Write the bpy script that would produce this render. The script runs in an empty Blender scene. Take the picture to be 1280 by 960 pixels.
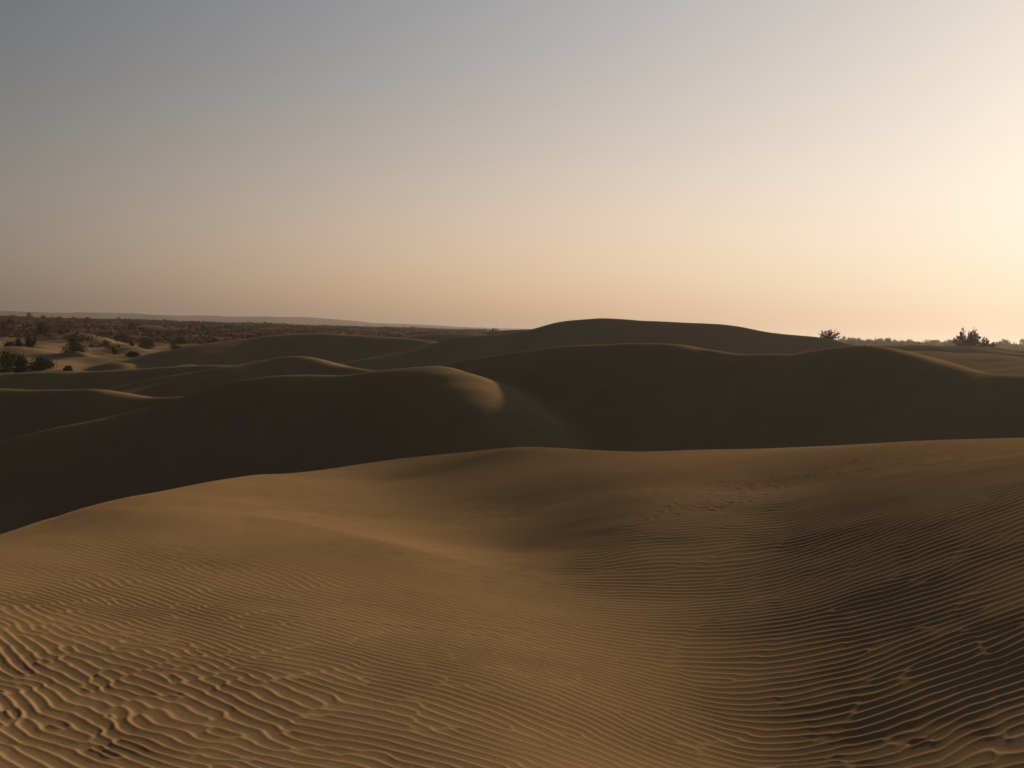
import bpy, math
import numpy as np
from mathutils import Matrix, Vector

R = math.radians
rng = np.random.default_rng(7)
sc = bpy.context.scene
COL = sc.collection

# ------------------------------------------------------------------ camera
F = 1256.0                      # focal length in pixels of a 1280 wide frame
PITCH = math.atan(65.5 / F)     # looking slightly down
ROLL = R(1.66)                  # the photographer held the camera a little tilted
fw = np.array([0, math.cos(PITCH), -math.sin(PITCH)])
rt0 = np.array([1.0, 0, 0]); up0 = np.cross(rt0, fw)
rt = rt0 * math.cos(ROLL) + up0 * math.sin(ROLL)
up = np.cross(rt, fw)
cam = bpy.data.cameras.new('camera')
cam.sensor_width = 36; cam.lens = 36 * F / 1280
cam.clip_start = 0.05; cam.clip_end = 40000
co = bpy.data.objects.new('camera', cam); COL.objects.link(co)
co.matrix_world = Matrix(((rt[0], up[0], -fw[0], 0), (rt[1], up[1], -fw[1], 0), (rt[2], up[2], -fw[2], 0), (0, 0, 0, 1)))
sc.camera = co                  # the eye is the origin; the sand under it lies at z = -1.65


def sight(px, py, dist):
    """survey point: direction measured in the photograph, horizontal distance estimated -> world point"""
    d = fw + (px - 640) / F * rt - (py - 480) / F * up
    d = d / math.hypot(d[0], d[1])
    return d * dist


def sights(rows):
    return np.array([sight(*r[:3]) for r in rows])


# ------------------------------------------------------------------ numeric helpers
def sstep(a, b, x):
    t = np.clip((x - a) / (b - a), 0, 1)
    return t * t * (3 - 2 * t)


class Noise:
    """tileable band-limited value noise in plan, sampled with bicubic-smooth bilinear lookup"""
    def __init__(self, seed, n=256):
        self.n = n
        self.t = np.random.default_rng(seed).standard_normal((n, n)).astype(np.float32)

    def __call__(self, x, y):
        n = self.n
        xi = np.floor(x).astype(np.int64); yi = np.floor(y).astype(np.int64)
        fx = (x - xi).astype(np.float32); fy = (y - yi).astype(np.float32)
        fx = fx * fx * fx * (fx * (6 * fx - 15) + 10); fy = fy * fy * fy * (fy * (6 * fy - 15) + 10)
        a = self.t[xi % n, yi % n]; b = self.t[(xi + 1) % n, yi % n]
        c = self.t[xi % n, (yi + 1) % n]; d = self.t[(xi + 1) % n, (yi + 1) % n]
        return (a * (1 - fx) + b * fx) * (1 - fy) + (c * (1 - fx) + d * fx) * fy


N1, N2, N3, N4 = Noise(1), Noise(2), Noise(3), Noise(4)


def catmull(P, step):
    """resample a polyline of 3D points smoothly at about `step` metres"""
    P = np.asarray(P, float)
    Q = np.vstack([2 * P[0] - P[1], P, 2 * P[-1] - P[-2]])
    out = []
    for i in range(1, len(Q) - 2):
        p0, p1, p2, p3 = Q[i - 1], Q[i], Q[i + 1], Q[i + 2]
        n = max(2, int(np.linalg.norm((p2 - p1)[:2]) / step) + 1)
        t = np.linspace(0, 1, n, endpoint=False)[:, None]
        out.append(0.5 * (2 * p1 + (p2 - p0) * t + (2 * p0 - 5 * p1 + 4 * p2 - p3) * t ** 2 + (3 * p1 - p0 - 3 * p2 + p3) * t ** 3))
    out.append(P[-1:])
    return np.vstack(out)


# ------------------------------------------------------------------ the dune we stand on
# px, py, distance, ripple height, ripple disorder
FG = [
    (-220, 960, 3.8, 1, .6), (-220, 760, 6.2, .7, .3), (-220, 720, 8.0, .1, 0),
    (0, 960, 3.9, .8, .9), (0, 840, 5.1, 1, .9), (0, 760, 6.4, .8, .4), (0, 700, 8.2, .15, .1), (0, 673, 9.6, .03, 0), (70, 648, 10.9, .03, 0),
    (160, 960, 3.9, 1, .8), (160, 840, 5.1, 1.1, .9), (160, 760, 6.6, .65, .45), (160, 700, 8.3, .3, .1), (160, 640, 10.6, .05, 0), (160, 625, 12.5, .02, 0), (230, 609, 14.8, .02, 0),
    (320, 960, 3.9, 1, .5), (320, 840, 5.2, 1.1, .6), (320, 760, 6.7, .55, .2), (320, 700, 8.5, .2, 0), (320, 660, 10.2, .05, 0), (320, 648, 11.0, .02, 0),
    (320, 630, 13.3, .02, 0), (320, 610, 15.5, .02, 0), (320, 594, 17.5, .02, 0),
    (480, 960, 3.95, 1, .35), (480, 840, 5.4, .85, .25), (480, 760, 7.0, .45, .1), (480, 685, 9.6, .08, 0), (480, 660, 11.7, .03, 0), (480, 630, 14.3, .04, 0), (480, 600, 17.7, .04, 0), (480, 575, 20.3, .03, 0),
    (640, 960, 4.0, .8, .25), (640, 860, 5.3, .6, .15), (640, 780, 7.0, .32, .05), (640, 720, 9.0, .12, 0), (640, 690, 10.6, .06, 0), (640, 640, 13.0, .15, .3), (640, 600, 15.3, .1, .2), (640, 561, 18.4, .05, 0),
    (800, 960, 4.5, .65, .2), (800, 880, 5.55, .5, .1), (800, 800, 7.0, .5, .05), (800, 740, 8.4, .5, 0), (800, 700, 9.4, .55, 0), (800, 660, 10.6, .45, .3), (800, 620, 12.3, .2, .4), (800, 590, 14.3, .1, .2), (800, 566, 17.0, .04, 0),
]
# the right-hand slope: px, first distance, then (py, gradient since the last spot, ripple height, disorder)
SLOPE = [
    (960, 4.9, .7, .3, [(880, -.03, .8, .2), (800, .01, .75, .1), (740, .03, .75, .05), (690, .05, .7, .05), (650, .06, .35, .2), (610, .04, .15, .5), (560, .0, .04, 0)]),
    (1120, 4.75, .9, .7, [(880, .01, .75, .3), (800, .035, .75, .15), (720, .06, .72, .03), (660, .085, .7, .03), (620, .085, .4, .1), (590, .05, .15, .2), (553, .01, .04, 0)]),
    (1280, 4.5, 1, .8, [(800, .05, .85, .25), (700, .07, .78, .03), (620, .085, .72, .03), (585, .07, .3, 0), (547, .01, .03, 0)]),
    (1500, 4.4, .9, .5, [(700, .10, .9, .1), (600, .09, .4, 0), (545, .02, .05, 0)]),
]
nc_right = {}
for px_, r_, a_, i_, steps in SLOPE:
    FG.append((px_, 960, r_, a_, i_)); z_ = sight(px_, 960, r_)[2]
    for py_, g_, a_, i_ in steps:
        t_ = -sight(px_, py_, 1.0)[2]
        r_, z_ = (g_ * r_ - z_) / (t_ + g_), None
        z_ = -t_ * r_
        FG.append((px_, py_, r_, a_, i_))
    nc_right[px_] = r_
fgp = sights(FG)
fga = np.array([r[3] for r in FG]); fgi = np.array([r[4] for r in FG])
EXTRA = np.array([(0, 0, -1.65), (1.5, 0, -1.7), (-1.5, 0, -1.66), (5, 0, -1.7), (-5, 0, -1.75), (0, -4, -1.6), (4, -5, -1.55), (-5, -5, -1.7),
                  (9, -8, -1.6), (-9, -8, -1.9), (0, -14, -1.8), (13, 0, -1.5), (-10, 0, -2.0), (18, -10, -2), (-18, -10, -2.6), (0, -22, -2.2), (14, 6, -1.45)])
ctl = np.vstack([fgp, EXTRA])


def tps_fit(P, z, lam):
    d = np.hypot(P[:, None, 0] - P[None, :, 0], P[:, None, 1] - P[None, :, 1])
    K = np.where(d > 0, d * d * np.log(np.maximum(d, 1e-9)), 0)
    n = len(P)
    A = np.zeros((n + 3, n + 3)); A[:n, :n] = K + lam * np.eye(n)
    A[:n, n] = 1; A[:n, n + 1:] = P[:, :2]; A[n, :n] = 1; A[n + 1:, :n] = P[:, :2].T
    return np.linalg.solve(A, np.r_[z, 0, 0, 0])


W = tps_fit(ctl, ctl[:, 2], 0.02)


def fg_height(x, y):
    z = W[-3] + W[-2] * x + W[-1] * y
    for (px, py, _), w in zip(ctl, W[:-3]):
        d2 = (x - px) ** 2 + (y - py) ** 2 + 1e-9
        z = z + w * 0.5 * d2 * np.log(d2)
    return z


NC = [(-500, 800, 6.8), (-220, 722, 8.0), (-90, 695, 8.8), (0, 670, 9.6), (70, 645, 10.9), (150, 625, 12.4), (230, 606, 14.8), (300, 595, 17.0), (400, 585, 19.2), (480, 575, 20.3),
      (560, 565, 19.9), (620, 561, 18.8), (700, 563, 17.9), (740, 566, 17.5), (800, 566, 17.0), (900, 562, 17.4), (1000, 558, 16.4), (1100, 554, 14.6), (1200, 550, 14.1), (1280, 547, 14.0), (1500, 545, 14.5)]
NC = [(a_, b_, float(np.interp(a_, [800] + sorted(nc_right), [17.0] + [nc_right[q] for q in sorted(nc_right)])) if a_ > 800 else r_) for a_, b_, r_ in NC]
ncp = sights(NC)
nct = np.degrees(np.arctan2(ncp[:, 0], ncp[:, 1]))
nc_t = np.r_[-180, -140, -100, -65, nct, 60, 100, 140, 180]
nc_r = np.r_[18, 16, 11, 7.5, [r[2] for r in NC], 14, 16, 18, 18]


def smooth_curve(t, xs, ys):
    """piecewise linear interpolation, then a 2.5 degree box blur"""
    acc = 0
    for o in np.linspace(-1.6, 1.6, 9):
        acc = acc + np.interp(t + o, xs, ys)
    return acc / 9


# ------------------------------------------------------------------ the dunes beyond: crest lines
# each: crest survey points, slope towards us, slope away, crest rounding, resample step
DUNES = {
    'm1': ([(-200, 615, 74), (-90, 585, 73), (0, 557, 72), (87, 534, 72.5), (182, 512, 73), (250, 494, 73), (320, 475.5, 73), (370, 471, 72.5), (425, 471, 72), (470, 468, 71.5),
            (527, 464.5, 71), (550, 463, 70.5)], .5, .4, 1.3, .3),
    'm1 nose': ([(490, 466.5, 70.8), (515, 463.5, 70.3), (538, 461, 69.5), (556, 462.5, 68.2), (570, 467, 66.8), (579, 473.5, 65.2), (584, 482, 63.5), (585, 490, 62.5)], .54, .66, 3.6, .3),
    'm2': ([(540, 459, 82), (555, 456, 82), (582, 450, 82), (640, 441.5, 79.5), (690, 434, 76.5), (740, 429, 74.4), (795, 427.5, 73.3), (845, 429, 72.7), (870, 434, 73), (900, 439, 71.3), (927, 442, 70.8),
            (960, 442.5, 70), (1005, 441, 69), (1025, 438, 68.5), (1045, 432.5, 68), (1065, 429.5, 67), (1085, 431, 66), (1110, 435.5, 65), (1135, 442.5, 64), (1160, 449, 63), (1185, 455, 62),
            (1210, 461, 61), (1235, 464, 60), (1280, 465, 58), (1400, 470, 55), (1600, 480, 52)], .44, .24, 1.0, .35),
    'm0': ([(-200, 486, 100), (-100, 484, 96), (0, 484, 92), (50, 485, 90), (100, 484, 88), (120, 484.5, 87), (140, 489, 86), (175, 495, 85), (200, 496, 84), (245, 495, 82), (300, 502, 80)], .52, .2, .9, .3),
    'l1': ([(120, 503, 95), (162, 491, 96), (180, 486, 97), (225, 475, 98), (260, 465, 99), (285, 457, 100), (320, 451, 101), (350, 445.5, 102), (367, 444, 102), (382, 445, 102), (402, 451, 101), (420, 456, 100), (440, 459, 99), (470, 464, 97)], .46, .2, .8, .35),
    'l2': ([(-100, 481, 130), (0, 478, 128), (25, 472, 128), (37, 465, 127), (70, 462.5, 126), (107, 464, 125), (160, 462, 123), (212, 459, 122), (250, 457.5, 121), (285, 457, 120), (340, 460, 119)], .44, .12, 1.2, .4),
    'l3': ([(140, 466, 150), (170, 457, 152), (185, 450, 153), (230, 437, 156), (275, 427, 159), (320, 422, 161), (370, 416.5, 162), (425, 417, 160), (495, 422, 158), (540, 426, 156)], .4, .2, 1.5, 1),
    'l4': ([(480, 424, 188), (510, 421, 190), (545, 417, 190), (590, 416.5, 190), (630, 419, 190)], .3, .2, 1.2, 1),
    't': ([(395, 459, 142), (427, 454, 143), (460, 449, 144), (495, 442, 146), (540, 434, 148), (560, 427, 149), (582, 420.5, 150), (610, 418, 151), (640, 416, 152), (675, 411, 152), (705, 402.5, 153), (740, 399, 154), (760, 398, 154),
           (780, 399, 154), (802, 401, 153), (840, 402, 152), (890, 404, 150), (920, 407.5, 148), (960, 415, 146), (1020, 421, 142), (1042, 424.5, 140), (1060, 429, 138), (1090, 434, 136)], .45, .25, .8, .45),
    't0': ([(590, 418, 200), (607, 415, 200), (640, 411.5, 200), (672, 411, 200), (700, 413, 200), (760, 415, 200)], .3, .2, 1, 1),
    'r1': ([(1080, 444, 95), (1125, 436.5, 96), (1160, 437.5, 95), (1197, 440, 94), (1240, 442, 92), (1280, 446, 90), (1400, 452, 86), (1600, 460, 84)], .17, .2, 1.5, .8),
    'r2': ([(1040, 436, 125), (1070, 433, 125), (1110, 432, 125), (1150, 431.5, 124), (1185, 432.5, 123), (1235, 436, 121), (1255, 440, 119), (1280, 442, 118), (1400, 446, 114)], .3, .2, 1.2, .9),
    'r3': ([(1170, 432, 160), (1210, 431.5, 158), (1240, 433, 157), (1280, 437.5, 155), (1400, 441, 150), (1550, 444, 148)], .3, .2, 1.2, 1),
    's1': ([(-120, 449, 150), (-20, 450, 152), (20, 450, 153), (48, 454, 154)], .2, .12, 1.5, 1),
    's2': ([(50, 452, 152), (90, 449, 158), (130, 446, 160), (165, 448, 160), (200, 450, 160)], .26, .1, 1.2, 1),
    's3': ([(-60, 441, 172), (0, 434, 180), (20, 433, 180), (45, 437, 178)], .26, .1, 1.2, 1),
}


def dune_height(name, x, y):
    P, sn, sf, w, step = DUNES[name]
    pts = catmull(sights(P), step).astype(np.float32)
    z = np.full(x.shape, -60, np.float32)
    for p in pts:
        dx = x - p[0]; dy = y - p[1]
        d = np.sqrt(dx * dx + dy * dy + 1e-4)
        rr = math.hypot(p[0], p[1])
        c = (dx * p[0] + dy * p[1]) / (d * rr)          # +1 beyond the crest, -1 on our side
        t = np.clip(c * 1.2 * 0.5 + 0.5, 0, 1)
        s = sn + (sf - sn) * (t * t * (3 - 2 * t))
        z = np.maximum(z, p[2] - s * (np.sqrt(d * d + w * w) - w))
    return z


def smax(a, b, k):
    h = np.clip(0.5 + 0.5 * (a - b) / k, 0, 1)
    return b + (a - b) * h + k * h * (1 - h)


# ------------------------------------------------------------------ grid (polar in plan, denser where the eye is close)
th = np.radians(np.concatenate([np.arange(-180, -60, 3.0), np.arange(-60, -44, 0.7), np.linspace(-44, 44, 1060), np.arange(44.5, 60, 0.7), np.arange(60.5, 180, 3.0)]))
rows = [0.25, .5, .75, 1.0, 1.3, 1.6, 1.9, 2.2, 2.5]
r = 2.5
while r < 22.5:
    r += 0.0078 * max(1, r / 3.6) ** 0.7; rows.append(r)
NFG = len(rows)
while r < 40: r += 0.22; rows.append(r)
while r < 170: r += 0.36; rows.append(r)
while r < 230: r += 0.7; rows.append(r)
while r < 6500: r *= 1.02; rows.append(r)
rr = np.array(rows)
NT, NR = len(th), len(rr)
TH, RR = np.meshgrid(th, rr)                # rows x columns
X = (np.sin(TH) * RR).astype(np.float32); Y = (np.cos(TH) * RR).astype(np.float32)
print('grid', NR, NT)

# base: interdune floor, scrub plain rising to eye level, far plain
base_r = np.interp(rr, [0, 30, 70, 105, 135, 160, 200, 300, 420, 600, 800, 1500, 2600, 7000],
                   [-8, -11, -12.5, -10, -7.6, -6.3, -5.5, -3.4, -1.7, -.5, -.4, -3, -5, -6])
H = np.repeat(base_r[:, None], NT, 1).astype(np.float32)
far = sstep(110, 200, RR)
H += (far * (0.5 * N1(X / 23, Y / 23) + 0.35 * N2(X / 9, Y / 9)) * (1 - sstep(700, 1500, RR))).astype(np.float32)
# low hills on the horizon
hill = sstep(1700, 2700, RR) * (1 - sstep(4300, 5200, RR))
hz = 18.5 + 2.2 * N3(TH * 9 + 40, RR / 900) + 2.2 * N4(TH * 30 + 40, RR / 700)
hz = hz * (0.75 + 0.5 * sstep(0.05, -0.4, TH)) * (1 - 0.75 * sstep(0.0, 0.25, TH))
bank = sstep(125, 150, RR) * (1 - sstep(225, 250, RR)) * sstep(0.0, -.2, TH)
H += (bank * (0.75 * np.tanh(N3(X / 11 + 5, Y / 8)) + .4 * N4(X / 5, Y / 4))).astype(np.float32)
H += (hill * np.maximum(hz, 3)).astype(np.float32)

lo = np.searchsorted(rr, 22.0); hi = np.searchsorted(rr, 245)
cl = np.searchsorted(th, R(-52)); ch = np.searchsorted(th, R(52))
xs, ys = X[lo:hi, cl:ch], Y[lo:hi, cl:ch]
for k, kk in (('m1', .5), ('m1 nose', .8), ('m2', .5), ('m0', .5), ('l1', .4), ('l2', .4), ('l3', .4), ('l4', .4), ('t', .4), ('t0', .4), ('r1', .4), ('r2', .3), ('r3', .3), ('s1', .3), ('s2', .3), ('s3', .3)):
    pr = [p[2] for p in DUNES[k][0]]
    a = np.searchsorted(rr, max(22.0, min(pr) - 32)) - lo; b = np.searchsorted(rr, max(pr) + 45) - lo
    sub = H[lo + a:lo + b, cl:ch]
    sub[...] = smax(sub, dune_height(k, xs[a:b], ys[a:b]), kk)
mid = sstep(24, 40, RR[lo:hi, cl:ch])
H[lo:hi, cl:ch] += (mid * (0.11 * N2(xs / 9.0, ys / 7.0) + 0.025 * N3(xs / 2.2, ys / 1.6)) * (1 - .5 * sstep(60, 200, RR[lo:hi, cl:ch]))).astype(np.float32)
sub = H[lo:hi, cl:ch]
wt = sstep(26, 34, RR[lo:hi, cl:ch]).astype(np.float32)
for _ in range(2):
    p = np.pad(sub, ((1, 1), (3, 3)), mode='edge')
    bl = sum(p[:, k_:k_ + sub.shape[1]] for k_ in range(7)) / 7
    bl = (bl[:-2] + 2 * bl[1:-1] + bl[2:]) / 4
    sub[...] = sub * (1 - wt) + bl * wt
# broad dunes out of frame to the sides and behind
side = sstep(R(40), R(60), np.abs(TH)) * sstep(35, 60, RR) * (1 - sstep(180, 260, RR))
H += (side * (2.5 + 2.2 * N1(X / 40 + 9, Y / 40))).astype(np.float32)

# the dune underfoot
fgrow = np.searchsorted(rr, 60)
rnc = smooth_curve(np.degrees(th), nc_t, nc_r)
xf, yf, rf = X[:fgrow].astype(float), Y[:fgrow].astype(float), RR[:fgrow]
rc = np.minimum(rf, rnc[None, :])
xc, yc = np.sin(TH[:fgrow]) * rc, np.cos(TH[:fgrow]) * rc
n_in = np.searchsorted(rr, 23)
zf = np.empty_like(xf)
zf[:n_in] = fg_height(xc[:n_in], yc[:n_in]); zf[n_in:] = zf[n_in - 1]
over = np.maximum(rf - rnc[None, :], 0)
zf -= 0.52 * (np.sqrt(over ** 2 + 0.5 ** 2) - 0.5)

# --- wind ripples
L, n = 24.0, 2048
k1 = np.fft.fftfreq(n, L / n).astype(np.float32)           # cycles per metre
KU, KV = k1[:, None], k1[None, :]


def ripple_field(seed, lam, sv, su, tilt):
    g = np.random.default_rng(seed)
    s = (g.standard_normal((n, n)) + 1j * g.standard_normal((n, n))).astype(np.complex64)
    k0 = 1 / lam
    flt = np.exp(-0.5 * ((KV - k0) / (sv * k0)) ** 2 - 0.5 * ((KU - tilt * KV) / (su * k0)) ** 2).astype(np.float32)
    A = np.fft.ifft2(s * flt)
    return (A / np.sqrt(np.mean(np.abs(A) ** 2))).astype(np.complex64)


A1 = ripple_field(11, .089, .078, .15, 0.0)
A2 = ripple_field(12, .096, .14, .40, 0.0)


def look(A, u, v):
    fx = (u / L * n).astype(np.float32); fy = (v / L * n).astype(np.float32)
    xi = np.floor(fx).astype(np.int32); yi = np.floor(fy).astype(np.int32)
    fx -= xi; fy -= yi
    a = A[xi % n, yi % n]; b = A[(xi + 1) % n, yi % n]; c = A[xi % n, (yi + 1) % n]; d = A[(xi + 1) % n, (yi + 1) % n]
    return (a * (1 - fx) + b * fx) * (1 - fy) + (c * (1 - fx) + d * fx) * fy


xr, yr = xf[:n_in].astype(np.float32), yf[:n_in].astype(np.float32)
rrn, thn = RR[:n_in], TH[:n_in]
# ripple strength and disorder between the surveyed spots (inverse distance in plan, scale-free)
ca, cb = np.arctan2(fgp[:, 0], fgp[:, 1]), np.log(np.hypot(fgp[:, 0], fgp[:, 1]))
lr = np.log(rrn[:, :1])
sub_t = np.radians(np.linspace(-60, 60, 160)); sub_r = np.linspace(math.log(0.25), math.log(23), 240)
ST, SR = np.meshgrid(sub_t, sub_r)
wsum = np.zeros_like(ST); am = np.zeros_like(ST); ir = np.zeros_like(ST)
for a_, b_, q, i_ in zip(ca, cb, fga, fgi):
    w_ = 1.0 / ((ST - a_) ** 2 + (SR - b_) ** 2 * .8 + 0.004) ** 2
    wsum += w_; am += w_ * q; ir += w_ * i_
am /= wsum; ir /= wsum


def grid_look(G):
    ti = np.clip((th - sub_t[0]) / (sub_t[1] - sub_t[0]), 0, len(sub_t) - 1.001); ri = np.clip((np.log(rr[:n_in]) - sub_r[0]) / (sub_r[1] - sub_r[0]), 0, len(sub_r) - 1.001)
    t0, r0 = ti.astype(int), ri.astype(int); ft, fr = (ti - t0)[None, :], (ri - r0)[:, None]
    return (G[r0][:, t0] * (1 - ft) + G[r0][:, t0 + 1] * ft) * (1 - fr) + (G[r0 + 1][:, t0] * (1 - ft) + G[r0 + 1][:, t0 + 1] * ft) * fr


AM, IR = grid_look(am).astype(np.float32), grid_look(ir).astype(np.float32)
AM *= (1 - sstep(R(42), R(46), np.abs(thn))) * sstep(1.2, 2.4, rrn)
soft = np.log1p(np.exp((xr - 1.5 + .2 * (yr - 4.8)) * 2.5)) / 2.5
v = yr + .62 * xr - .74 * soft + 0.10 * N1(xr / 1.7, yr / 1.7) + 0.045 * N2(xr / .45, yr / .45) * (0.2 + IR)
u = xr - .4 * yr + 0.06 * N3(xr / .7, yr / .7)
Z1 = look(A1, u, v); Z2 = look(A2, u, v)
Zc = Z1 * (1 - IR) + Z2 * IR
mag = np.abs(Zc); ph = np.angle(Zc)
ph = ph - 0.5 * np.cos(ph) + 0.45 + 0.3 * np.sin(ph)        # long slope up to a sharp crest, short drop behind it
prof = (0.5 + 0.5 * np.cos(ph)) ** 1.4
core = np.minimum(mag / 0.16, 1.0)
rip = prof * core + .42 * (1 - core)
amp = AM * (0.95 + 0.22 * np.tanh(N4(xr / .9, yr / .9)))
zr = 0.0098 * np.maximum(amp, 0) * (rip - .4)
# fine secondary ripples and wind-scoured roughness
v2 = (yr + .35 * xr) / .62
Z3 = look(A1, (u + 7) / .62, v2)
fine = (1 - sstep(.1, .6, AM)) * 0.0022 * np.cos(np.angle(Z3)) * np.minimum(np.abs(Z3), 1)
zr += fine * (0.5 + 0.5 * N2(xr / 1.3, yr / 1.3)) * (1 - sstep(14, 19, rrn))
zr += 0.010 * N3(xr / .55, yr / .35) * sstep(.0, .25, AM) * .25 + 0.004 * N1(xr / 1.9, yr / 1.4)
zf[:n_in] += zr

# the low soft crest that runs down from the left into the hollow
ridge = catmull(sights([(120, 640, 10.2), (200, 641, 10.4), (300, 648, 10.9), (400, 665, 10.4), (480, 684, 9.7), (560, 702, 9.5), (640, 716, 9.2), (720, 742, 8.4)]), .04)
ra, rb = np.searchsorted(rr, 6.5), np.searchsorted(rr, 14)
ca_, cb_ = np.searchsorted(th, R(-30)), np.searchsorted(th, R(12))
sx, sy = xf[ra:rb, ca_:cb_], yf[ra:rb, ca_:cb_]
best = np.full(sx.shape, 1e9); fade = np.zeros(sx.shape); sgn = np.zeros(sx.shape)
for k_ in range(0, len(ridge) - 1, 2):
    p = ridge[k_]; t_ = ridge[k_ + 1] - p; t_ = t_[:2] / np.hypot(*t_[:2])
    d2 = (sx - p[0]) ** 2 + (sy - p[1]) ** 2
    m_ = d2 < best
    best[m_] = d2[m_]; q_ = k_ / len(ridge); fade[m_] = 0
    sgn[m_] = (t_[0] * (sy - p[1]) - t_[1] * (sx - p[0]))[m_]
dd = np.sqrt(best)
ax = (sx - ridge[0][0]) / (ridge[-1][0] - ridge[0][0])
fade = sstep(.05, .4, ax) * (1 - sstep(.6, 1.0, ax))
zf[ra:rb, ca_:cb_] += fade * np.where(sgn < 0, .06 * np.exp(-(np.sqrt(dd ** 2 + .03) - .17) / .75), .06 * np.exp(-(dd / .9) ** 1.3))

# trampled trail and scattered hoof prints on the back of the right-hand dune
prints = []
g = np.random.default_rng(21)
trail = catmull(sights([(855, 662, 11.2), (880, 648, 11.6), (905, 632, 12.0), (935, 614, 12.5), (970, 600, 12.9), (1010, 589, 13.1), (1050, 580, 13.3), (1100, 572, 13.4)]), .05)
for i in range(230):
    p = trail[int(g.integers(len(trail)))]; s_ = .30
    prints.append((p[0] + g.normal(0, s_), p[1] + g.normal(0, s_ * 1.3), g.uniform(.025, .055), g.uniform(.0012, .0038)))
for i in range(9):
    q = sight(g.uniform(560, 900), g.uniform(585, 690), g.uniform(11, 17))
    prints.append((q[0], q[1], g.uniform(.03, .05), g.uniform(.0015, .003)))
q = sight(1143, 941, 5.05); prints.append((q[0], q[1], .028, .006)); prints.append((q[0] + .04, q[1] - .015, .02, .004))
tcol = th
for px_, py_, s_, h_ in prints:
    r_ = math.hypot(px_, py_); t_ = math.atan2(px_, py_)
    i0, i1 = np.searchsorted(rr, r_ - 4 * s_), np.searchsorted(rr, r_ + 4 * s_)
    j0, j1 = np.searchsorted(th, t_ - 4 * s_ / r_), np.searchsorted(th, t_ + 4 * s_ / r_)
    i1 = min(i1, fgrow)
    if i0 >= i1 or j0 >= j1: continue
    d2 = ((xf[i0:i1, j0:j1] - px_) ** 2 + (yf[i0:i1, j0:j1] - py_) ** 2) / s_ ** 2
    zf[i0:i1, j0:j1] += h_ * (-np.exp(-d2) + 0.55 * np.exp(-(np.sqrt(d2) - 1.5) ** 2 / .35))

H[:fgrow] = np.where(rf < rnc[None, :] + 1.0, zf, smax(zf, H[:fgrow], .6)).astype(np.float32)


def ground(x, y):
    """height of the finished ground at a plan point"""
    r_ = math.hypot(x, y); t_ = math.atan2(x, y)
    i = min(max(np.searchsorted(rr, r_) - 1, 0), NR - 2); j = min(max(np.searchsorted(th, t_) - 1, 0), NT - 2)
    a = (r_ - rr[i]) / (rr[i + 1] - rr[i]); b = (t_ - th[j]) / (th[j + 1] - th[j])
    return float((H[i, j] * (1 - b) + H[i, j + 1] * b) * (1 - a) + (H[i + 1, j] * (1 - b) + H[i + 1, j + 1] * b) * a)


def ground_v(x, y):
    r_ = np.hypot(x, y); t_ = np.arctan2(x, y)
    i = np.clip(np.searchsorted(rr, r_) - 1, 0, NR - 2); j = np.clip(np.searchsorted(th, t_) - 1, 0, NT - 2)
    a = (r_ - rr[i]) / (rr[i + 1] - rr[i]); b = (t_ - th[j]) / (th[j + 1] - th[j])
    return (H[i, j] * (1 - b) + H[i, j + 1] * b) * (1 - a) + (H[i + 1, j] * (1 - b) + H[i + 1, j + 1] * b) * a


# ------------------------------------------------------------------ materials
def mat(name):
    m = bpy.data.materials.new(name); m.use_nodes = True
    nt = m.node_tree; b = nt.nodes['Principled BSDF']
    b.inputs['Roughness'].default_value = 1.0
    b.inputs['Specular IOR Level'].default_value = 0.0
    return m, nt, b


def sand_material(name, c1, c2, fine_bump=True):
    m, nt, b = mat(name)
    tc = nt.nodes.new('ShaderNodeTexCoord')
    n1 = nt.nodes.new('ShaderNodeTexNoise'); n1.inputs['Scale'].default_value = 0.55; n1.inputs['Detail'].default_value = 8; n1.inputs['Roughness'].default_value = .62
    n2 = nt.nodes.new('ShaderNodeTexNoise'); n2.inputs['Scale'].default_value = 60; n2.inputs['Detail'].default_value = 5; n2.inputs['Roughness'].default_value = .75
    nt.links.new(tc.outputs['Object'], n1.inputs['Vector']); nt.links.new(tc.outputs['Object'], n2.inputs['Vector'])
    mx = nt.nodes.new('ShaderNodeMix'); mx.data_type = 'FLOAT'; mx.inputs[0].default_value = .5
    nt.links.new(n1.outputs[0], mx.inputs[2]); nt.links.new(n2.outputs[0], mx.inputs[3])
    cr = nt.nodes.new('ShaderNodeValToRGB')
    cr.color_ramp.elements[0].position = .3; cr.color_ramp.elements[0].color = (*c1, 1)
    cr.color_ramp.elements[1].position = .68; cr.color_ramp.elements[1].color = (*c2, 1)
    nt.links.new(mx.outputs[0], cr.inputs[0]); nt.links.new(cr.outputs[0], b.inputs['Base Color'])
    if fine_bump:
        n3 = nt.nodes.new('ShaderNodeTexNoise'); n3.inputs['Scale'].default_value = 45; n3.inputs['Detail'].default_value = 6; n3.inputs['Roughness'].default_value = .8
        nt.links.new(tc.outputs['Object'], n3.inputs['Vector'])
        bp = nt.nodes.new('ShaderNodeBump'); bp.inputs['Strength'].default_value = .6; bp.inputs['Distance'].default_value = .004
        nt.links.new(n3.outputs[0], bp.inputs['Height']); nt.links.new(bp.outputs[0], b.inputs['Normal'])
    return m


SAND = sand_material('wind_blown_sand', (.20, .132, .067), (.295, .205, .113))
SAND_FAR = sand_material('dune_sand', (.225, .155, .085), (.27, .192, .105), False)
PLAIN = sand_material('scrub_plain_soil', (.12, .066, .036), (.20, .12, .065), False)
HILL = sand_material('far_hill_soil', (.16, .12, .085), (.24, .18, .12), False)


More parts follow.
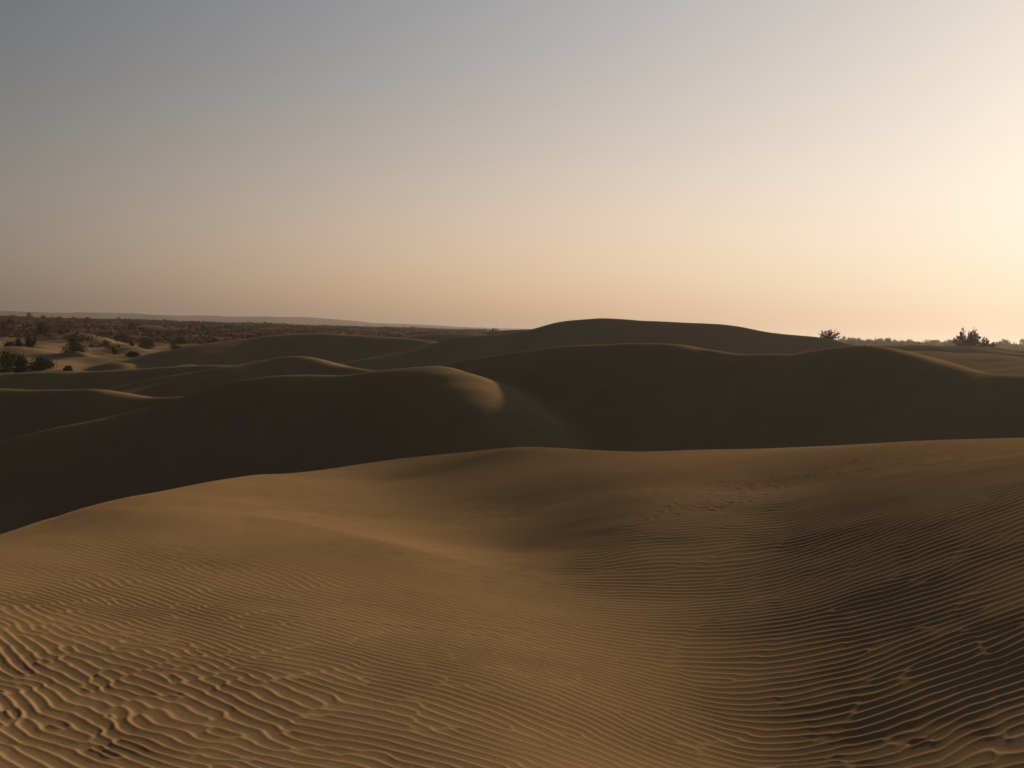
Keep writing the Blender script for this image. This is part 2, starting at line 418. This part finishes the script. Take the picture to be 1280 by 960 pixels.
# ------------------------------------------------------------------ ground sheets
nt_ = SAND_FAR.node_tree; b_ = nt_.nodes['Principled BSDF']
tc_ = nt_.nodes.new('ShaderNodeTexCoord'); mp_ = nt_.nodes.new('ShaderNodeMapping'); mp_.inputs['Scale'].default_value = (1.2, 5.0, 1.0); mp_.inputs['Rotation'].default_value = (0, 0, .35)
nz_ = nt_.nodes.new('ShaderNodeTexNoise'); nz_.inputs['Scale'].default_value = 1.0; nz_.inputs['Detail'].default_value = 7; nz_.inputs['Roughness'].default_value = .65
nt_.links.new(tc_.outputs['Object'], mp_.inputs['Vector']); nt_.links.new(mp_.outputs[0], nz_.inputs['Vector'])
bp_ = nt_.nodes.new('ShaderNodeBump'); bp_.inputs['Strength'].default_value = .5; bp_.inputs['Distance'].default_value = .05
nt_.links.new(nz_.outputs[0], bp_.inputs['Height']); nt_.links.new(bp_.outputs[0], b_.inputs['Normal'])


def grid_object(name, i0, i1, m, label, j=None):
    """rows i0..i1 of the polar grid, full circle, as one mesh"""
    nr = i1 - i0 + 1
    co_ = np.stack([X[i0:i1 + 1], Y[i0:i1 + 1], H[i0:i1 + 1]], -1).reshape(-1, 3).astype(np.float32)
    ii, jj = np.meshgrid(np.arange(nr - 1), np.arange(NT), indexing='ij')
    jn = (jj + 1) % NT
    q = np.stack([ii * NT + jj, (ii + 1) * NT + jj, (ii + 1) * NT + jn, ii * NT + jn], -1).reshape(-1, 4)[:, ::-1]
    me = bpy.data.meshes.new(name)
    me.vertices.add(len(co_)); me.vertices.foreach_set('co', co_.ravel())
    tri = np.zeros((0,), np.int32); nf = len(q)
    starts = np.arange(nf, dtype=np.int32) * 4
    loops = q.ravel().astype(np.int32)
    if i0 == 0:                      # close the middle under the camera
        loops = np.r_[loops, np.arange(NT, dtype=np.int32)[::-1]]
        starts = np.r_[starts, np.int32(nf * 4)]; nf += 1
    me.loops.add(len(loops)); me.loops.foreach_set('vertex_index', loops)
    me.polygons.add(nf); me.polygons.foreach_set('loop_start', starts)
    me.polygons.foreach_set('use_smooth', np.ones(nf, bool))
    me.update(calc_edges=True)
    me.materials.append(m)
    o = bpy.data.objects.new(name, me); COL.objects.link(o)
    o['kind'] = 'structure'; o['label'] = label
    return o


sa, sb, sc_, sd = (int(np.searchsorted(rr, q)) for q in (26.5, 88, 232, 1650))
grid_object('foreground_dune', 0, sa, SAND, 'rippled brown sand dune filling the foreground')
grid_object('dunes', sa, sb, SAND_FAR, 'large shaded sand dunes just beyond the foreground crest')
grid_object('dunes', sb, sc_, SAND_FAR, 'smaller dark sand dunes behind the large shaded dunes')
grid_object('plain', sc_, sd, PLAIN, 'reddish brown scrub plain reaching back to the hills')
grid_object('hills', sd, NR - 1, HILL, 'low hazy grey hills along the horizon')

# ------------------------------------------------------------------ vegetation
def leaf_material(name, c1, c2):
    m, nt, b = mat(name)
    gm = nt.nodes.new('ShaderNodeNewGeometry')
    cr = nt.nodes.new('ShaderNodeValToRGB')
    cr.color_ramp.elements[0].color = (*c1, 1); cr.color_ramp.elements[1].color = (*c2, 1)
    nt.links.new(gm.outputs['Random Per Island'], cr.inputs[0]); nt.links.new(cr.outputs[0], b.inputs['Base Color'])
    b.inputs['Roughness'].default_value = .8
    return m


LEAF = leaf_material('dusty_green_leaves', (.035, .04, .018), (.085, .085, .04))
DRY = leaf_material('dry_scrub_leaves', (.075, .043, .024), (.17, .105, .055))
DARK = leaf_material('dark_scrub_leaves', (.05, .04, .022), (.11, .08, .045))
BARK, _nt, _b = mat('grey_brown_bark'); _b.inputs['Base Color'].default_value = (.10, .07, .045, 1)


def mesh_from(name, V, Q, m):
    me = bpy.data.meshes.new(name)
    me.from_pydata([], [], []) if len(V) == 0 else None
    V = np.asarray(V, np.float32); Q = np.asarray(Q, np.int32)
    me.vertices.add(len(V)); me.vertices.foreach_set('co', V.ravel())
    k = Q.shape[1]
    me.loops.add(Q.size); me.loops.foreach_set('vertex_index', Q.ravel())
    me.polygons.add(len(Q)); me.polygons.foreach_set('loop_start', np.arange(len(Q), dtype=np.int32) * k)
    me.update(calc_edges=True); me.materials.append(m)
    return me


def leaf_quads(C, size, g, up_bias=0.0, D=None):
    """pointed leaf faces at centres C"""
    nn = len(C)
    d = g.standard_normal((nn, 3)); d[:, 2] += up_bias
    if D is not None: d = D + 0.45 * d
    d /= np.linalg.norm(d, axis=1)[:, None]
    s = np.cross(d, g.standard_normal((nn, 3))); s /= np.linalg.norm(s, axis=1)[:, None]
    ln = size * g.uniform(.6, 1.4, (nn, 1)); wd = ln * g.uniform(.22, .4, (nn, 1))
    V = np.stack([C - d * ln * .5, C + s * wd, C + d * ln * .5, C - s * wd], 1).reshape(-1, 3)
    return V, np.arange(nn * 4).reshape(-1, 4)


def tube(P, r0, r1, sides=5):
    """tapered branch along points P"""
    P = np.asarray(P, float); V = []; Q = []
    for i, p in enumerate(P):
        t = P[min(i + 1, len(P) - 1)] - P[max(i - 1, 0)]; t /= np.linalg.norm(t) + 1e-9
        a = np.cross(t, [0.3, .9, .2]); a /= np.linalg.norm(a) + 1e-9; b = np.cross(t, a)
        rad = r0 + (r1 - r0) * i / (len(P) - 1)
        for k in range(sides):
            an = 2 * math.pi * k / sides; V.append(p + rad * (math.cos(an) * a + math.sin(an) * b))
    for i in range(len(P) - 1):
        for k in range(sides):
            k2 = (k + 1) % sides
            Q.append((i * sides + k, i * sides + k2, (i + 1) * sides + k2, (i + 1) * sides + k))
    return np.array(V), np.array(Q)


def join(parts):
    V = []; Q = []; o = 0
    for v_, q_ in parts:
        V.append(v_); Q.append(q_ + o); o += len(v_)
    return np.vstack(V), np.vstack(Q)


def bush_meshes(w, h, seed, n_stem=9, leaves=900, leaf=.16, spiky=0.0):
    """stems from one root; spiky: straight leafy rods fanning out, else leaf clumps filling a dome down to the ground"""
    g = np.random.default_rng(seed)
    stems = []; leafC = []; leafD = []
    per = leaves // n_stem
    base = np.array([0, 0, -.25])
    for i in range(n_stem):
        az = 2 * math.pi * (i * .381966 + g.uniform(-.06, .06))
        el = math.radians(g.uniform(6, 88) if spiky < .5 else math.degrees(math.asin(g.uniform(.2, .97))))
        f = g.uniform(.78, 1.06) if spiky > .5 else g.uniform(.55, .95)
        tip = np.array([w * .5 * math.cos(el) * f * math.cos(az), w * .5 * math.cos(el) * f * math.sin(az), h * (math.sin(el) * .92 + .06) * f])
        mid_ = tip * [.5, .5, .42] + g.normal(0, .02 * w, 3) * [1, 1, 0]
        root_ = np.array([g.normal(0, .05 * w), g.normal(0, .05 * w), -.25])
        stems.append(tube([root_, mid_ * .4 + root_ * .3, mid_, tip], .012 * h + .01, .006, 5))
        if spiky > 0:
            t = g.uniform(.12, 1.06, (per, 1)) ** .8
            pt = (1 - t) * (1 - t) * root_ + 2 * t * (1 - t) * mid_ + t * t * tip
            wid = (.014 + .026 * np.sin(np.clip(t, 0, 1) * math.pi)) * w
            C = pt + g.normal(0, 1, (per, 3)) * wid
            dr = (tip - mid_) / np.linalg.norm(tip - mid_)
            leafD.append(np.repeat(dr[None, :], per, 0))
        else:
            cr = g.uniform(.12, .2) * w
            C = tip * .92 + np.clip(g.normal(0, .55, (per, 3)), -1.3, 1.3) * cr * [1, 1, min(1, h / w * 1.6)]
            low = g.uniform(0, 1, per) < .22
            C[low] = tip * g.uniform(.2, .9, (low.sum(), 1)) + g.normal(0, .08 * w, (low.sum(), 3))
            leafD.append(np.zeros((per, 3)))
        C[:, 2] = np.maximum(C[:, 2], g.uniform(.0, .25, per))
        leafC.append(C)
    C = np.vstack(leafC); D = np.vstack(leafD)
    fv, fq = leaf_quads(C, leaf, g, .3, D if spiky > 0 else None)
    return join(stems), (fv, fq)


def shrub(name, cat, label, x, y, w, h, seed, m=LEAF, group=None, part='foliage', sink=0.0, **kw):
    st, fo = bush_meshes(w, h, seed, **kw)
    root = bpy.data.objects.new(name, None); COL.objects.link(root)
    root.location = (x, y, ground(x, y) - sink); root.empty_display_size = .3
    root['label'] = label; root['category'] = cat
    if group: root['group'] = group
    for nm, (v_, q_), mm in (('stem', st, BARK), (part, fo, m)):
        o = bpy.data.objects.new(nm, mesh_from(nm, v_, q_, mm)); COL.objects.link(o); o.parent = root
    return root


def spot(px, dist):
    d = sight(px, 430, dist)
    return d[0], d[1]


def copy_tree(o):
    c = o.copy(); COL.objects.link(c)
    for chd in o.children:
        k = chd.copy(); COL.objects.link(k); k.parent = c
    return c


# the two bushes that stand against the sky, and their small neighbours
x, y = spot(1210, 161)
shrub('desert_bush', 'bush', 'large spiky bush dark against the glowing sky, upright leafy branches', x, y, 4.3, 2.9, 31, spiky=1, n_stem=38, leaves=3600, leaf=.21, group='bushes on the right skyline')
x, y = spot(1232, 160)
shrub('desert_bush', 'bush', 'low bush right beside the large spiky bush on the skyline', x, y, 3.0, 1.5, 32, spiky=.7, n_stem=14, leaves=1000, leaf=.2, group='bushes on the right skyline')
x, y = spot(1036, 142.5)
shrub('desert_bush', 'bush', 'small feathery bush half hidden behind the dune crest, left of the spiky bush', x, y, 2.9, 1.45, 33, spiky=1, n_stem=32, leaves=1900, leaf=.14, group='bushes on the right skyline')

# bushes on the pale sand bank at the left: px, distance, width, height, label
LEFT = [
    (93, 176, 3.7, 2.5, 'round dark green bush standing alone on the pale sand bank', 0),
    (53, 235, 5.0, 3.2, 'broad dark bush at the back of the sand bank, below the reddish scrub', 0),
    (38, 188, 2.6, 3.4, 'narrow upright dark bush between broad back bush and low sprawling bush', .5),
    (9, 145, 4.4, 2.7, 'large dark bush cut by the left edge of the picture', 0),
    (27, 142, 2.4, 2.9, 'dark bush at the right end of the large bush by the left edge', 0),
    (53, 148, 3.6, 1.5, 'low sprawling bush on sand right of the large edge bush', 0),
    (143, 198, 1.0, 1.5, 'tiny upright shrub alone on the bright sand, far from the round bush', .6),
    (166, 162, 1.9, .9, 'small dark shrub in the shade at the right end of the sand bank', 0),
    (85, 143, 1.3, .75, 'small dark tuft at the foot of the sand bank below the round bush', 0),
    (112, 236, 4.0, 2.4, 'wide dark bush at sand edge right of the broad back bush', 0),
    (128, 240, 3.4, 2.6, 'tall dark bush touching the wide bush at the sand edge', 0),
    (152, 232, 3.6, 2.0, 'flat topped dark bush at sand edge, right of the two touching bushes', 0),
    (183, 222, 4.6, 2.3, 'broad dark bush at the right end of the sand edge', 0),
    (74, 240, 2.2, 2.2, 'small round bush right beside the broad back bush', 0),
    (23, 182, 1.5, 1.7, 'small bush left of the narrow upright bush', .4),
    (12, 196, 2.8, 1.5, 'low grey bush at the left on the shaded sand hollow', 0),
    (226, 236, 3.0, 1.6, 'low bush where the sand bank meets the big dark dune', 0),
]
for i, (px, dist, w, h, lab, sp) in enumerate(LEFT):
    x, y = spot(px, dist)
    shrub('desert_bush', 'bush', lab, x, y, w, h, 50 + i, spiky=sp, n_stem=26, leaves=2400, leaf=.19, group='bushes on the sand bank')

# shrubs of the scrub belts: ten shapes, copied
protos = []
g = np.random.default_rng(77)
lab_l = 'dry shrub dotted among the reddish scrub of the left plain'
lab_r = 'small dark shrub in the scrub line on the right horizon'
for i in range(10):
    protos.append(bush_meshes(g.uniform(2.0, 3.4), g.uniform(1.4, 2.4), 200 + i, n_stem=16, leaves=640, leaf=.26, spiky=(.6 if i % 3 == 0 else 0)))
pm = [(mesh_from('stem', *p[0], BARK), mesh_from('foliage', *p[1], DARK if i % 2 else LEAF)) for i, p in enumerate(protos)]


def scrub_shrub(k, x, y, s, lab, grp):
    root = bpy.data.objects.new('scrub_shrub', None); COL.objects.link(root)
    root.location = (x, y, ground(x, y)); root.rotation_euler = (0, 0, g.uniform(0, 6.28)); root.scale = (s, s, s * g.uniform(.8, 1.2))
    root['label'] = lab; root['category'] = 'shrub'; root['group'] = grp
    for nm, me in zip(('stem', 'foliage'), pm[k]):
        o = bpy.data.objects.new(nm, me); COL.objects.link(o); o.parent = root


for i in range(70):
    px = g.uniform(-20, 330); dist = 212 + 210 * g.uniform(0, 1) ** 1.4
    x, y = spot(px, dist); scrub_shrub(int(g.integers(10)), x, y, g.uniform(.5, 1.0), lab_l, 'shrubs of the left scrub plain')
for i in range(34):
    px = g.choice([3, 20, 34, 50, 60, 72, 82, 95, 105, 118, 150, 180, 210, 240, 300, 330, 400, 440, 480]) + g.normal(0, 5); dist = g.uniform(480, 640)
    x, y = spot(px, dist); scrub_shrub(int(g.integers(10)), x, y, g.uniform(.7, 1.4) * (1.2 if px < 120 else .75), lab_l, 'shrubs of the left scrub plain')
for i in range(90):
    px = g.uniform(1050, 1300); dist = g.uniform(440, 720)
    x, y = spot(px, dist); scrub_shrub(int(g.integers(10)), x, y, g.uniform(.8, 1.8), lab_r, 'shrubs on the right horizon')

# ground cover of the plain: countless low dry tufts
def scrub_mass(name, label, n_t, px0, px1, d0, d1, seed, smin, smax_):
    g = np.random.default_rng(seed)
    dist = np.sqrt(g.uniform(d0 ** 1.2, d1 ** 1.2, n_t) ** (2 / 1.2)); px = g.uniform(px0, px1, n_t)
    d = fw[None, :] + ((px - 640) / F)[:, None] * rt[None, :]
    az = np.arctan2(d[:, 0], d[:, 1])
    x, y = np.sin(az) * dist, np.cos(az) * dist
    keep = (N2(x / 30, y / 30) + .7 * N3(x / 11, y / 11) > .75 - 1.6 * sstep(205, 262, dist) - .9 * sstep(262, 320, dist)); x, y, dist = x[keep], y[keep], dist[keep]
    z = ground_v(x, y); m_ = len(x)
    sz = g.uniform(smin, smax_, m_)
    per = 16
    C = np.stack([x, y, z], 1)[:, None, :] + g.normal(0, 1, (m_, per, 3)) * (sz[:, None, None] * np.array([.42, .42, .0])) 
    C[:, :, 2] += np.abs(g.normal(0, .38, (m_, per))) * sz[:, None] + .05
    V, Q = leaf_quads(C.reshape(-1, 3), .42, g, .9)
    me = mesh_from(name, V, Q, DRY)
    o = bpy.data.objects.new(name, me); COL.objects.link(o)
    o['kind'] = 'stuff'; o['label'] = label
    o['category'] = 'scrub'


scrub_mass('scrub', 'reddish brown dry scrub covering the left plain', 16500, -160, 620, 200, 760, 5, .5, 1.4)
scrub_mass('scrub', 'grey brown scrub along the right horizon', 5000, 1030, 1420, 215, 760, 6, .8, 2.0)

# ------------------------------------------------------------------ light and air
SUN_EL, SUN_AZ = R(14.0), R(36.0)            # azimuth to the right of straight ahead (+Y)
sun = bpy.data.lights.new('sun', 'SUN'); sun.energy = 5.0; sun.angle = R(1.2); sun.color = (1.0, .72, .46)
so = bpy.data.objects.new('sun', sun); COL.objects.link(so)
sdir = Vector((math.sin(SUN_AZ) * math.cos(SUN_EL), math.cos(SUN_AZ) * math.cos(SUN_EL), math.sin(SUN_EL)))
so.rotation_euler = sdir.to_track_quat('Z', 'Y').to_euler()
so.location = (0, 0, 60)

# sky: a clear Nishita sky seen through a veil of desert dust that glows round the sun
wd = bpy.data.worlds.new('World'); sc.world = wd; wd.use_nodes = True
nt = wd.node_tree; bg = nt.nodes['Background']
sky = nt.nodes.new('ShaderNodeTexSky'); sky.sky_type = 'NISHITA'; sky.sun_disc = False
sky.sun_elevation = SUN_EL; sky.sun_rotation = SUN_AZ
sky.air_density = 1.0; sky.dust_density = 1.0; sky.ozone_density = 1.0; sky.altitude = 200


def math_node(op, a, b=None):
    n_ = nt.nodes.new('ShaderNodeMath'); n_.operation = op
    for k_, v_ in enumerate((a, b)):
        if v_ is None: continue
        if isinstance(v_, (int, float)): n_.inputs[k_].default_value = v_
        else: nt.links.new(v_, n_.inputs[k_])
    return n_.outputs[0]


tc = nt.nodes.new('ShaderNodeTexCoord')
nrm = nt.nodes.new('ShaderNodeVectorMath'); nrm.operation = 'NORMALIZE'; nt.links.new(tc.outputs['Generated'], nrm.inputs[0])
sep = nt.nodes.new('ShaderNodeSeparateXYZ'); nt.links.new(nrm.outputs[0], sep.inputs[0])
dot = nt.nodes.new('ShaderNodeVectorMath'); dot.operation = 'DOT_PRODUCT'
nt.links.new(nrm.outputs[0], dot.inputs[0]); dot.inputs[1].default_value = sdir
el_ = math_node('MAXIMUM', sep.outputs['Z'], 0.0)
E_ = math_node('EXPONENT', math_node('MULTIPLY', el_, -1 / .15))
G_ = math_node('MINIMUM', math_node('MULTIPLY', math_node('ARCCOSINE', math_node('MINIMUM', math_node('MAXIMUM', dot.outputs['Value'], -1.0), 1.0)), 180 / math.pi / 60), 1.9)
terms = [E_, G_, math_node('MULTIPLY', G_, G_), math_node('MULTIPLY', E_, G_), math_node('MULTIPLY', E_, E_), math_node('MULTIPLY', E_, math_node('MULTIPLY', G_, G_))]
VEIL = [[-0.485, -0.629, -0.791], [1.451, 1.596, 1.584], [-1.22, -0.803, -0.121], [-0.704, -0.824, -1.151], [5.049, 2.412, -0.778], [-2.931, -2.579, -1.915], [-2.791, -1.226, 0.845]]
comb = nt.nodes.new('ShaderNodeCombineXYZ')
for ch in range(3):
    acc = None
    for t_, c_ in zip(terms, VEIL[1:]):
        q_ = math_node('MULTIPLY', t_, c_[ch]); acc = q_ if acc is None else math_node('ADD', acc, q_)
    nt.links.new(math_node('EXPONENT', math_node('ADD', acc, VEIL[0][ch])), comb.inputs[ch])
BGS = 0.06
v1 = nt.nodes.new('ShaderNodeVectorMath'); v1.operation = 'SCALE'; nt.links.new(comb.outputs[0], v1.inputs[0]); v1.inputs['Scale'].default_value = 1 / BGS
v2_ = nt.nodes.new('ShaderNodeVectorMath'); v2_.operation = 'SCALE'; nt.links.new(sky.outputs[0], v2_.inputs[0]); v2_.inputs['Scale'].default_value = .010 / BGS
v3 = nt.nodes.new('ShaderNodeVectorMath'); v3.operation = 'ADD'; nt.links.new(v1.outputs[0], v3.inputs[0]); nt.links.new(v2_.outputs[0], v3.inputs[1])
nt.links.new(v3.outputs[0], bg.inputs[0]); bg.inputs[1].default_value = BGS

# dusty air over the plain
zlo, zhi = float(H.min()) - 1.0, float(H.max()) + 3.0
hx = 4600
Vb = np.array([(x_, y_, z_) for z_ in (zlo, zhi) for y_ in (-hx, hx) for x_ in (-hx, hx)], float)
Qb = [(0, 2, 3, 1), (4, 5, 7, 6), (0, 1, 5, 4), (2, 6, 7, 3), (0, 4, 6, 2), (1, 3, 7, 5)]
hm = bpy.data.materials.new('dusty_air'); hm.use_nodes = True
hn = hm.node_tree; hn.nodes.remove(hn.nodes['Principled BSDF'])
pv = hn.nodes.new('ShaderNodeVolumePrincipled'); pv.inputs['Color'].default_value = (.50, .50, .53, 1)
pv.inputs['Density'].default_value = HAZE = 0.00027; pv.inputs['Anisotropy'].default_value = .55
hn.links.new(pv.outputs[0], hn.nodes['Material Output'].inputs['Volume'])
ho = bpy.data.objects.new('haze', mesh_from('haze', Vb, Qb, hm)); COL.objects.link(ho)
ho['kind'] = 'stuff'; ho['label'] = 'dusty evening air over the plain'

sc.view_settings.view_transform = 'Standard'; sc.view_settings.look = 'None'
sc.view_settings.exposure = 0; sc.view_settings.gamma = 1
sc.cycles.volume_bounces = 0
